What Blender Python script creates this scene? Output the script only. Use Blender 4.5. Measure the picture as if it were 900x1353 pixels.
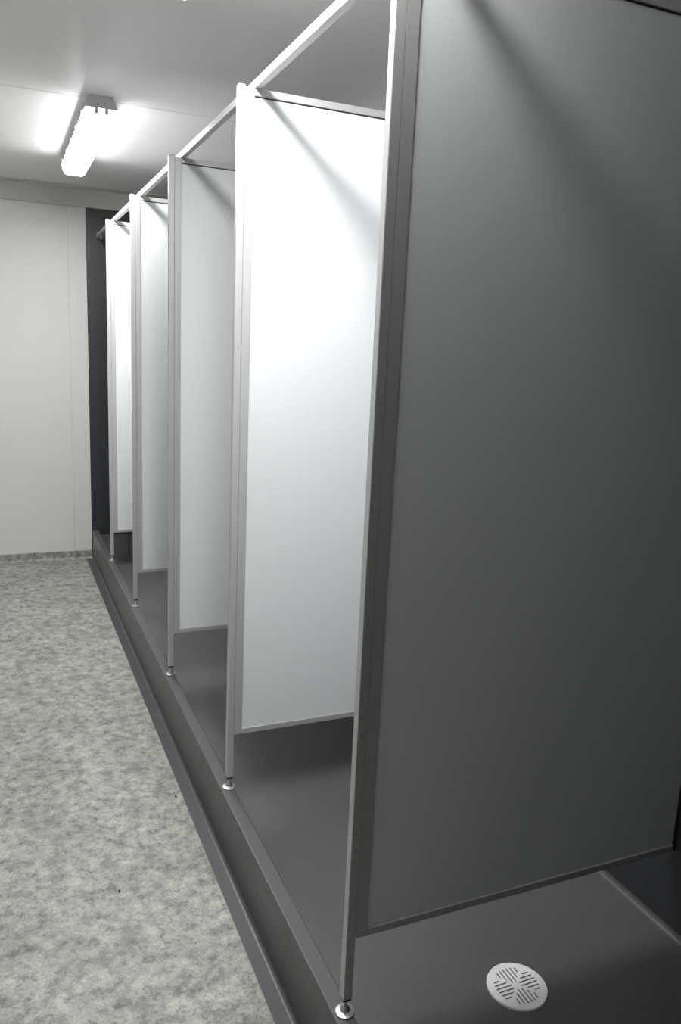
import bpy, bmesh, math, random
from mathutils import Matrix, Vector, geometry
random.seed(7)
for o in list(bpy.data.objects): bpy.data.objects.remove(o)
S = bpy.context.scene
COL = S.collection

# ---------------------------------------------------------------- camera, world, exposure
YAW, PITCH, ROLL, FPX = 0.4133, -0.2041, 0.0456, 1043.19
def cam_axes(yaw, pitch, roll):
    sy, cy, sp, cp = math.sin(yaw), math.cos(yaw), math.sin(pitch), math.cos(pitch)
    f = Vector((sy*cp, cy*cp, sp)); r = Vector((cy, -sy, 0)); u = r.cross(f)
    c, s = math.cos(roll), math.sin(roll)
    return c*r + s*u, -s*r + c*u, f
cr, cu, cf = cam_axes(YAW, PITCH, ROLL)
cam = bpy.data.cameras.new('camera'); co = bpy.data.objects.new('camera', cam); COL.objects.link(co)
cam.sensor_fit = 'HORIZONTAL'; cam.sensor_width = 36; cam.lens = 36*FPX/900; cam.clip_start = 0.02
M = Matrix((( cr.x, cu.x, -cf.x, -0.5986), (cr.y, cu.y, -cf.y, -1.2478), (cr.z, cu.z, -cf.z, 1.3392), (0, 0, 0, 1)))
co.matrix_world = M
S.camera = co
w = bpy.data.worlds.new('world'); S.world = w; w.use_nodes = True
w.node_tree.nodes['Background'].inputs[0].default_value = (0.8, 0.85, 0.9, 1)
w.node_tree.nodes['Background'].inputs[1].default_value = 0.02
S.view_settings.view_transform = 'Standard'; S.view_settings.look = 'None'
S.view_settings.gamma = 1; S.view_settings.use_curve_mapping = False
S.view_settings.exposure = 0.0
LAMP_E = 91.0           # glow of the fluorescent diffusers

# ---------------------------------------------------------------- dimensions (metres)
D = 0.9                       # stall width
YE = 4.453                    # far wall
YB = -2.90                    # wall behind the camera
XL, XR = -1.24, 0.881         # side walls
ZF, ZC = -0.2033, 2.285       # room floor, ceiling
ZT = -0.039                   # shower tray floor
YS = -0.92                    # end of the shower row behind the camera

# ---------------------------------------------------------------- materials
def new_mat(name, base, rough=0.5, metal=0.0, spec=0.5):
    m = bpy.data.materials.new(name); m.use_nodes = True
    b = m.node_tree.nodes['Principled BSDF']
    b.inputs['Base Color'].default_value = (*base, 1); b.inputs['Roughness'].default_value = rough
    b.inputs['Metallic'].default_value = metal; b.inputs['Specular IOR Level'].default_value = spec
    return m, m.node_tree.nodes, m.node_tree.links, b
def noise(n, l, scale, detail=4, rough=0.6, coord='Object', stretch=None, dist=0):
    tc = n.new('ShaderNodeTexCoord'); t = n.new('ShaderNodeTexNoise')
    src = tc.outputs[coord]
    if stretch:
        mp = n.new('ShaderNodeMapping'); mp.inputs['Scale'].default_value = stretch
        l.new(src, mp.inputs[0]); src = mp.outputs[0]
    l.new(src, t.inputs['Vector']); t.inputs['Scale'].default_value = scale
    t.inputs['Detail'].default_value = detail; t.inputs['Roughness'].default_value = rough
    t.inputs['Distortion'].default_value = dist
    return t.outputs['Fac']
def ramp(n, l, fac, stops):
    r = n.new('ShaderNodeValToRGB'); e = r.color_ramp.elements
    while len(e) < len(stops): e.new(0.5)
    for q, (p, c) in zip(e, stops): q.position = p; q.color = (*c, 1)
    l.new(fac, r.inputs[0]); return r.outputs[0]
def bump(n, l, b, fac, strength, dist=0.001):
    k = n.new('ShaderNodeBump'); k.inputs['Strength'].default_value = strength
    k.inputs['Distance'].default_value = dist; l.new(fac, k.inputs['Height']); l.new(k.outputs[0], b.inputs['Normal'])
def simple(name, base, rough, metal=0.0, spec=0.5, scale=60, var=0.03, bmp=0.05, stretch=None):
    m, n, l, b = new_mat(name, base, rough, metal, spec)
    f = noise(n, l, scale, stretch=stretch)
    lo = tuple(c*(1-var) for c in base); hi = tuple(min(1, c*(1+var)) for c in base)
    l.new(ramp(n, l, f, [(0.3, lo), (0.7, hi)]), b.inputs['Base Color'])
    if bmp: bump(n, l, b, f, bmp)
    return m
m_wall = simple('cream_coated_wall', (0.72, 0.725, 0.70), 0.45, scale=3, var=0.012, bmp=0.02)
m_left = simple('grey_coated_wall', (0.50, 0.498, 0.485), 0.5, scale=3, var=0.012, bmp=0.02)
m_ceil = simple('white_coated_ceiling', (0.88, 0.88, 0.875), 0.36, scale=2, var=0.012, bmp=0.03)
m_trim = simple('cream_trim', (0.64, 0.64, 0.61), 0.5, scale=4, var=0.01, bmp=0.02)
m_board = simple('white_laminate', (0.80, 0.82, 0.83), 0.38, scale=90, var=0.01, bmp=0.04)
m_alu = simple('anodised_aluminium', (0.53, 0.53, 0.525), 0.42, metal=0.35, scale=40, var=0.02, bmp=0.03, stretch=(30, 30, 0.6))
m_dark = simple('charcoal_wall_liner', (0.036, 0.038, 0.042), 0.42, scale=8, var=0.05, bmp=0.03)
m_chrome = simple('chrome', (0.55, 0.55, 0.55), 0.42, metal=1.0, scale=30, var=0.02, bmp=0)
m_black = simple('black_plastic', (0.014, 0.014, 0.014), 0.5, scale=50, var=0.05, bmp=0)
m_house = simple('grey_lamp_housing', (0.62, 0.62, 0.65), 0.5, scale=20, var=0.02, bmp=0.02)
m_drain = simple('white_drain_plate', (0.86, 0.86, 0.85), 0.35, metal=0.0, scale=80, var=0.02, bmp=0.02)
m_clip = simple('clear_plastic_clip', (0.8, 0.8, 0.8), 0.3, scale=20, var=0.01, bmp=0)

def vinyl_dark(k=1.0):
    m, n, l, b = new_mat('dark_grey_vinyl', (0.12, 0.12, 0.125), 0.36)
    f = noise(n, l, 420, 2, 0.7); g = noise(n, l, 5, 3, 0.5)
    a = ramp(n, l, f, [(0.35, (0.105*k, 0.105*k, 0.110*k)), (0.62, (0.135*k, 0.135*k, 0.139*k)), (0.80, (0.19*k, 0.19*k, 0.195*k))])
    c = ramp(n, l, g, [(0.3, (0.92, 0.92, 0.92)), (0.7, (1, 1, 1))])
    x = n.new('ShaderNodeMix'); x.data_type = 'RGBA'; x.blend_type = 'MULTIPLY'; x.inputs[0].default_value = 1
    l.new(a, x.inputs[6]); l.new(c, x.inputs[7]); l.new(x.outputs[2], b.inputs['Base Color'])
    bump(n, l, b, f, 0.25, 0.0006)
    return m
m_vinyl = vinyl_dark(0.84)
m_strip = vinyl_dark(0.52)

def vinyl_floor():
    m, n, l, b = new_mat('marbled_grey_vinyl', (0.4, 0.39, 0.36), 0.48)
    big = noise(n, l, 5.0, 6, 0.6)
    mid = noise(n, l, 19.0, 6, 0.68)
    pat = noise(n, l, 30.0, 6, 0.72)
    fine = noise(n, l, 150.0, 4, 0.75)
    c1 = ramp(n, l, big, [(0.34, (0.268, 0.262, 0.243)), (0.50, (0.315, 0.310, 0.290)), (0.66, (0.350, 0.347, 0.326))])
    c2 = ramp(n, l, mid, [(0.36, (0.68, 0.67, 0.65)), (0.445, (0.80, 0.795, 0.78)), (0.455, (0.98, 0.98, 0.975)), (0.555, (1.04, 1.04, 1.03)), (0.563, (1.20, 1.20, 1.18))])
    c3 = ramp(n, l, pat, [(0.36, (0.58, 0.57, 0.56)), (0.425, (0.76, 0.755, 0.745)), (0.433, (0.97, 0.97, 0.97)), (0.555, (1.03, 1.03, 1.03)), (0.563, (1.20, 1.20, 1.195))])
    c4 = ramp(n, l, fine, [(0.36, (0.72, 0.72, 0.72)), (0.46, (0.95, 0.95, 0.95)), (0.62, (1.14, 1.14, 1.14))])
    cur = c1
    for c in (c2, c3, c4):
        x = n.new('ShaderNodeMix'); x.data_type = 'RGBA'; x.blend_type = 'MULTIPLY'; x.inputs[0].default_value = 1
        l.new(cur, x.inputs[6]); l.new(c, x.inputs[7]); cur = x.outputs[2]
    l.new(cur, b.inputs['Base Color'])
    bump(n, l, b, fine, 0.15, 0.0006)
    return m
m_floor = vinyl_floor()

def glow():
    m = bpy.data.materials.new('lit_diffuser'); m.use_nodes = True; n = m.node_tree.nodes; l = m.node_tree.links
    n.clear(); e = n.new('ShaderNodeEmission'); o = n.new('ShaderNodeOutputMaterial')
    e.inputs[0].default_value = (0.985, 0.99, 0.985, 1); e.inputs[1].default_value = LAMP_E
    l.new(e.outputs[0], o.inputs[0]); return m
m_glow = glow()
m_glow_side = glow(); m_glow_side.name = 'diffuser_flank'
m_glow_side.node_tree.nodes['Emission'].inputs[1].default_value = LAMP_E*0.25
m_glow_end = glow(); m_glow_end.name = 'dim_diffuser_end'
m_glow_end.node_tree.nodes['Emission'].inputs[1].default_value = 2.5

# ---------------------------------------------------------------- helpers
def obj(name, bm, mat, parent=None, smooth=False, loc=None):
    me = bpy.data.meshes.new(name); bmesh.ops.recalc_face_normals(bm, faces=bm.faces[:]); bm.to_mesh(me); bm.free()
    if mat: me.materials.append(mat)
    if smooth:
        for p in me.polygons: p.use_smooth = True
        try: me.set_sharp_from_angle(angle=math.radians(35))
        except Exception: pass
    o = bpy.data.objects.new(name, me); COL.objects.link(o)
    if parent: o.parent = parent
    if smooth:
        wn = o.modifiers.new('weighted_normal', 'WEIGHTED_NORMAL'); wn.keep_sharp = True
    if loc: o.location = loc
    return o
def empty(name, loc=(0, 0, 0)):
    o = bpy.data.objects.new(name, None); COL.objects.link(o); o.location = loc; o.empty_display_size = 0.1; return o
def tag(o, label=None, cat=None, group=None, kind=None):
    if label: o['label'] = label
    if cat: o['category'] = cat
    if group: o['group'] = group
    if kind: o['kind'] = kind
    return o
def box(x0, x1, y0, y1, z0, z1, bev=0.0, bm=None, seg=1):
    bm = bm or bmesh.new()
    r = bmesh.ops.create_cube(bm, size=1, matrix=Matrix.Translation(((x0+x1)/2, (y0+y1)/2, (z0+z1)/2)) @ Matrix.Diagonal((x1-x0, y1-y0, z1-z0, 1)))
    if bev:
        es = list({e for v in r['verts'] for e in v.link_edges})
        bmesh.ops.bevel(bm, geom=es, offset=bev, segments=seg, affect='EDGES', profile=0.6)
    return bm
def lathe(prof, n=32, c=(0, 0, 0), bm=None):
    bm = bm or bmesh.new(); rings = []
    for r, z in prof:
        if r < 1e-6: rings.append([bm.verts.new((c[0], c[1], c[2]+z))])
        else: rings.append([bm.verts.new((c[0]+r*math.cos(2*math.pi*i/n), c[1]+r*math.sin(2*math.pi*i/n), c[2]+z)) for i in range(n)])
    for a, b in zip(rings, rings[1:]):
        for i in range(n):
            j = (i+1) % n
            if len(a) == 1 and len(b) == 1: break
            if len(a) == 1: bm.faces.new((a[0], b[i], b[j]))
            elif len(b) == 1: bm.faces.new((a[i], a[j], b[0]))
            else: bm.faces.new((a[i], a[j], b[j], b[i]))
    return bm
def extrude_y(prof, y0, y1, closed=True, bm=None):
    """profile of (x, z) points swept along y"""
    bm = bm or bmesh.new()
    a = [bm.verts.new((x, y0, z)) for x, z in prof]; b = [bm.verts.new((x, y1, z)) for x, z in prof]
    k = len(prof)
    for i in range(k if closed else k-1):
        j = (i+1) % k; bm.faces.new((a[i], a[j], b[j], b[i]))
    if closed: bm.faces.new(a); bm.faces.new(list(reversed(b)))
    return bm
def plate(outer, holes, z0, z1):
    """flat plate with holes punched through"""
    bm = bmesh.new(); loops = [outer]+holes
    flat = [p for lp in loops for p in lp]
    tris = geometry.tessellate_polygon([[Vector((x, y, 0)) for x, y in lp] for lp in loops])
    top = [bm.verts.new((x, y, z1)) for x, y in flat]; bot = [bm.verts.new((x, y, z0)) for x, y in flat]
    for t in tris:
        try: bm.faces.new([top[i] for i in t]); bm.faces.new([bot[i] for i in reversed(t)])
        except ValueError: pass
    s = 0
    for lp in loops:
        k = len(lp)
        for i in range(k):
            j = (i+1) % k; bm.faces.new((top[s+i], top[s+j], bot[s+j], bot[s+i]))
        s += k
    return bm

# ---------------------------------------------------------------- the room
T = 0.06
tag(obj('floor', box(XL-T, XR+T, YB-T, YE+T, ZF-T, ZF), m_floor), kind='structure')
# ceiling: backing with three lacquered sheets, narrow joints between them
ceil = tag(obj('ceiling', box(XL-T, XR+T, YB-T, YE+T, ZC+0.002, ZC+T), m_trim), kind='structure')
J = [YB, -1.745, 0.30, 2.345, YE]
for a, b in zip(J, J[1:]):
    obj('ceiling_panel', box(XL, XR, a+0.0025, b-0.0025, ZC-0.004, ZC+0.002, 0.0015), m_ceil, ceil)
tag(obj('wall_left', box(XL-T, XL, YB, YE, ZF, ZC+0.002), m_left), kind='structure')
wr = tag(obj('wall_right', box(XR, XR+T, YB, YE, ZF, ZC+0.002), m_wall), kind='structure')
obj('wall_liner', box(XR-0.004, XR, YS, YE, ZT-0.02, 2.167), m_dark, wr)
tag(obj('wall_front', box(XL, XR, YB-T, YB, ZF, ZC+0.002), m_wall), kind='structure')
wb = tag(obj('wall_back', box(XL, XR, YE, YE+T, ZF, ZC+0.002), m_wall), kind='structure')
for a, b in ((XL, -0.139), (-0.136, -0.022)):
    obj('wall_panel', box(a, b, YE-0.006, YE, ZF, 2.165, 0.0012), m_wall, wb)
obj('wall_panel_fold', box(-0.205, -0.199, YE-0.0075, YE-0.006, ZF+0.06, 2.165), m_wall, wb)
obj('wall_liner', box(-0.021, XR-0.004, YE-0.008, YE, ZF, 2.167), m_dark, wb)
# dark partition wall that closes the shower row just behind the camera's right shoulder
tag(obj('wall_side', box(0.0, XR-0.004, YS-0.05, YS, ZF, ZC-0.004), m_dark), kind='structure')
tag(obj('trim_1', box(XL, XR-0.004, YE-0.011, YE, 2.167, ZC-0.004, 0.0015), m_trim), kind='structure')
tag(obj('trim_2', extrude_y([(0, 0)]*0+[(XL, ZC-0.004), (XL, ZC-0.009), (XR-0.004, ZC-0.009), (XR-0.004, ZC-0.004)], YE-0.125, YE-0.011), m_trim), kind='structure')
# coved vinyl skirting along the far wall
bm = bmesh.new()
pr = [(0, 0.0), (-0.026, 0.0005), (-0.018, 0.003), (-0.012, 0.009), (-0.0095, 0.018), (-0.009, 0.057), (-0.0065, 0.059), (0, 0.059)]
A = [bm.verts.new((XL, YE-0.006+y, ZF+z)) for y, z in pr]; B = [bm.verts.new((-0.021, YE-0.006+y, ZF+z)) for y, z in pr]
for i in range(len(pr)):
    j = (i+1) % len(pr); bm.faces.new((A[i], A[j], B[j], B[i]))
bm.faces.new(A); bm.faces.new(list(reversed(B)))
tag(obj('baseboard_back', bm, m_floor, smooth=True), kind='structure')

# ---------------------------------------------------------------- shower tray with its kerb
DR = (0.415, -0.037); DRR = 0.066
tray = empty('shower_tray', (0.0, 1.7, ZF))
tag(tray, 'long dark grey vinyl shower tray with a raised kerb, running under all the partitions', 'shower tray')
def tpart(name, bm, mat, smooth=False):
    o = obj(name, bm, mat, tray, smooth); o.location = (-tray.location.x, -tray.location.y, -tray.location.z); return o
def arc(cx, cz, r, a0, a1, n):
    return [(cx+r*math.cos(math.radians(a0+(a1-a0)*i/n)), cz+r*math.sin(math.radians(a0+(a1-a0)*i/n))) for i in range(n+1)]
kerb = [(-0.017, ZF+0.012)] + arc(-0.0130, -0.004, 0.004, 180, 90, 4) + arc(0.019, -0.005, 0.005, 90, 0, 4) \
     + [(0.0255, -0.030)] + [(0.029, -0.0365), (0.036, ZT)] + [(0.036, ZT-0.02), (0.02, ZF+0.012)]
y1 = YE-0.008
tpart('kerb', extrude_y(kerb, YS, y1), m_vinyl, True)
flash = [(-0.064, ZF), (-0.064, ZF+0.0014), (-0.0625, ZF+0.0022), (-0.030, ZF+0.0026), (-0.022, ZF+0.0045), (-0.0185, ZF+0.008), (-0.017, ZF+0.012), (0.02, ZF+0.012), (0.02, ZF)]
tpart('floor_strip', extrude_y(flash, YS, YE-0.034), m_strip, True)
hole = [(DR[0]+DRR*math.cos(2*math.pi*i/48), DR[1]+DRR*math.sin(2*math.pi*i/48)) for i in range(48)]
tpart('tray_floor', plate([(0.036, YS), (0.860, YS), (0.860, y1), (0.036, y1)], [hole], ZT-0.02, ZT), m_vinyl)
cove = [(0.860, ZT)] + [(0.8660, ZT+0.0006), (0.8700, ZT+0.0022), (0.8738, ZT+0.0060), (0.8757, ZT+0.0110), (0.8762, ZT+0.016)] + [(XR-0.004, ZT+0.016), (XR-0.004, ZT-0.02), (0.860, ZT-0.02)]
tpart('wall_cove', extrude_y(cove, YS, y1), m_vinyl, True)

# ---------------------------------------------------------------- floor drain
dr = empty('floor_drain', (DR[0], DR[1], ZT))
tag(dr, 'round white slotted drain grate set in the dark tray under the nearest partition', 'drain')
def slot(cx, cy, L, wdt, ax):
    pts = []
    for s in (1, -1):
        for i in range(6):
            a = -math.pi/2 + math.pi*i/5
            u = s*(L/2-wdt/2) + s*wdt/2*math.cos(a); v = s*wdt/2*math.sin(a)
            pts.append((cx+u, cy+v) if ax == 'x' else (cx-v, cy+u))
    return pts
holes = []
for i, (r0, r1) in enumerate([(0.0090, 0.0505), (0.0185, 0.0490), (0.0300, 0.0460)]):
    o_ = 0.0047 + 0.0094*i
    for s in (1, -1):
        for t in (1, -1):
            L = r1-r0; c = (r0+r1)/2*t
            holes.append(slot(s*o_, c, L, 0.0036, 'y')); holes.append(slot(c, s*o_, L, 0.0036, 'x'))
outer = [(0.064*math.cos(2*math.pi*i/64), 0.064*math.sin(2*math.pi*i/64)) for i in range(64)]
obj('grate', plate(outer, holes, 0.0015, 0.0050), m_drain, dr)
obj('rim', lathe([(0.064, 0.0015), (0.064, 0.0052), (0.0665, 0.0046), (0.0675, 0.0012), (0.0675, 0.0003), (0.064, 0.0003)], 64), m_drain, dr, True)
obj('sump', lathe([(0.0655, 0.0), (0.0655, -0.018), (0.03, -0.045), (0, -0.046)], 48), m_vinyl, dr, True)

# ---------------------------------------------------------------- partitions
PW = 0.020           # square post
ZB, ZP0, ZP1, ZTOP = 0.177, 0.194, 1.966, 1.987
def make_partition():
    root = empty('shower_partition', (0.01, 0, 0))
    P = lambda n, b, m, s=False, par=None: _p(root, n, b, m, s, par)
    def _p(root, n, b, m, s, par):
        bmesh.ops.translate(b, verts=b.verts[:], vec=(-0.01, 0, 0)) if par is None else None
        return obj(n, b, m, par or root, s)
    h = PW/2
    P('post', box(0, PW, -h, h, 0.037, 1.989, 0.0012), m_alu)
    P('post_cap', box(0.0006, PW-0.0006, -h+0.0006, h-0.0006, 1.989, 1.9925, 0.001), m_alu)
    # frame of the board, set back a little from the post, open groove against the post
    P('stile', box(0.0205, 0.0445, -0.0092, 0.0092, ZB, ZTOP, 0.0008), m_alu)
    P('bottom_rail', box(0.0445, 0.868, -0.0095, 0.0095, ZB, ZP0, 0.0008), m_alu)
    P('top_rail', box(0.0445, 0.868, -0.0095, 0.0095, ZP1+0.003, ZTOP, 0.0008), m_alu)
    P('board', box(0.0445, 0.868, -0.0055, 0.0055, ZP0, ZP1, 0.0010), m_board)
    P('seal', box(0.0445, 0.868, -0.0040, 0.0040, ZP1, ZP1+0.003), m_black)
    P('wall_channel', box(0.868, XR-0.004, -0.0080, 0.0080, ZB, ZTOP, 0.0008), m_dark)  # charcoal paints in the shade on the channel where board meets wall
    f = P('foot', lathe([(0, 0.0001), (0.0200, 0.0001), (0.0208, 0.0010), (0.0205, 0.0030), (0.0190, 0.0042), (0.0105, 0.0058), (0.0095, 0.0075), (0.0088, 0.0130), (0.0072, 0.0150), (0.0060, 0.0185), (0, 0.0185)], 32, (0.01, 0, 0)), m_chrome, True)
    st = lathe([(0, 0.0185), (0.0042, 0.0185), (0.0042, 0.032), (0, 0.032)], 16); obj('stem', st, m_chrome, f, True)
    pl = box(-0.0088, 0.0088, -0.0088, 0.0088, 0.032, 0.037, 0.0005); obj('end_plug', pl, m_black, f)
    return root
def copy_tree(o, parent=None):
    c = o.copy(); COL.objects.link(c)
    if parent: c.parent = parent
    for ch in list(o.children): copy_tree(ch, c)
    return c
part_labels = [
    'nearest shower partition, its tall near face in shadow, standing over the round drain',
    'second shower partition from the camera, broad bright white board in aluminium frame',
    'third shower partition from the camera, light grey-white board with rail shadow',
    'fourth shower partition from the camera, second from the far dark wall',
    'farthest and smallest shower partition, narrow bright white strip beside the dark wall']
proto = make_partition()
parts = [proto] + [copy_tree(proto) for _ in range(4)]
for k, p in enumerate(parts):
    p.location = (0.01, k*D, 0)
    tag(p, part_labels[k], 'partition', 'white shower partitions along the kerb')

# one head rail lying across the tops of all the partitions
ra, rb = YS, YE-0.008
rail = empty('head_rail', (0.0525, (ra+rb)/2, 1.9872)); RL = (rb-ra)/2
obj('tube', box(-0.0095, 0.0095, -RL, RL, 0, 0.0215, 0.0010), m_alu, rail)
obj('bracket', box(-0.0125, 0.0125, RL-0.014, RL, -0.004, 0, 0.0005), m_alu, rail)
obj('bracket', box(0.0095, 0.028, RL-0.004, RL, -0.014, 0.014, 0.0006), m_alu, rail)
tag(rail, 'long square aluminium head rail lying across the tops of all the partitions', 'rail')

# ---------------------------------------------------------------- fluorescent ceiling lamps
LX, LL = -0.172, 1.24
def make_lamp():
    r = empty('ceiling_lamp', (LX, 0, ZC-0.004)); h = LL/2
    def ring(y, prof): return [(x, y, z) for x, z in prof]
    def loft(rings):
        bm = bmesh.new(); R = [[bm.verts.new(p) for p in rg] for rg in rings]; k = len(R[0])
        for a, b in zip(R, R[1:]):
            for i in range(k):
                j = (i+1) % k; bm.faces.new((a[i], a[j], b[j], b[i]))
        bm.faces.new(R[0]); bm.faces.new(list(reversed(R[-1]))); return bm
    def hp(t, b): return [(-t, 0), (t, 0), (t+0.004, -0.012), (b, -0.042), (b, -0.047), (-b, -0.047), (-b, -0.042), (-t-0.004, -0.012)]
    obj('housing', loft([ring(-h+0.010, hp(0.038, 0.054)), ring(-h, hp(0.046, 0.061)), ring(-h+0.03, hp(0.048, 0.064)), ring(h-0.03, hp(0.048, 0.064)), ring(h, hp(0.046, 0.061)), ring(h-0.0, hp(0.040, 0.056))][1:5]), m_house, r)
    def dp(w, d): return [(-w, -0.047), (w, -0.047), (w, -0.058), (w*0.93, -0.047-d*0.6), (w*0.80, -0.047-d*0.88), (w*0.60, -0.047-d), (-w*0.60, -0.047-d), (-w*0.80, -0.047-d*0.88), (-w*0.93, -0.047-d*0.6), (-w, -0.058)]
    df = obj('diffuser', loft([ring(-h+0.002, dp(0.058, 0.030)), ring(-h+0.022, dp(0.062, 0.050)), ring(-h+0.055, dp(0.062, 0.050)), ring(h-0.055, dp(0.062, 0.050)), ring(h-0.022, dp(0.062, 0.050)), ring(h-0.002, dp(0.058, 0.030))]), m_glow, r)
    df.data.materials.append(m_glow_end); df.data.materials.append(m_glow_side)
    for p in df.data.polygons:
        if abs(p.normal.y) > 0.4 or abs(p.center.y) > h-0.056: p.material_index = 1
        elif abs(p.normal.x) > 0.7: p.material_index = 2
    for sx in (-0.028, 0.012):
        obj('lampholder', box(sx+0.002, sx+0.014, -h-0.001, -h+0.014, -0.068, -0.047, 0.001), m_house, df)
    for k in range(5):
        y = -h+0.12+k*(LL-0.24)/4
        for s in (-1, 1):
            x = s*0.0655
            obj('clip', box(min(x, x+s*0.004), max(x, x+s*0.004), y-0.012, y+0.012, -0.060, -0.036, 0.001), m_clip, r)
    return r
lamp = make_lamp(); lamp.location.y = 2.90
tag(lamp, 'lit fluorescent tube lamp on the ceiling near the far wall', 'lamp', 'ceiling lamps in a line')
l2 = copy_tree(lamp); l2.location.y = 0.368; l2.location.x = -0.160
tag(l2, 'lit fluorescent lamp on the ceiling above the nearest shower stalls', 'lamp', 'ceiling lamps in a line')

# ---------------------------------------------------------------- crumbs on the floor
for (x, y, s, lab) in ((-0.335, 0.797, 0.0060, 'tiny black crumb on the open vinyl floor'), (-0.088, 1.223, 0.0058, 'tiny dark crumb on the vinyl floor close to the kerb strip')):
    bm = bmesh.new(); bmesh.ops.create_icosphere(bm, subdivisions=1, radius=s)
    for v in bm.verts: v.co.x *= 0.55+0.2*random.random(); v.co.z *= 0.5
    tag(obj('crumb', bm, m_black, loc=(x, y, ZF+s*0.45)), lab, 'crumb')
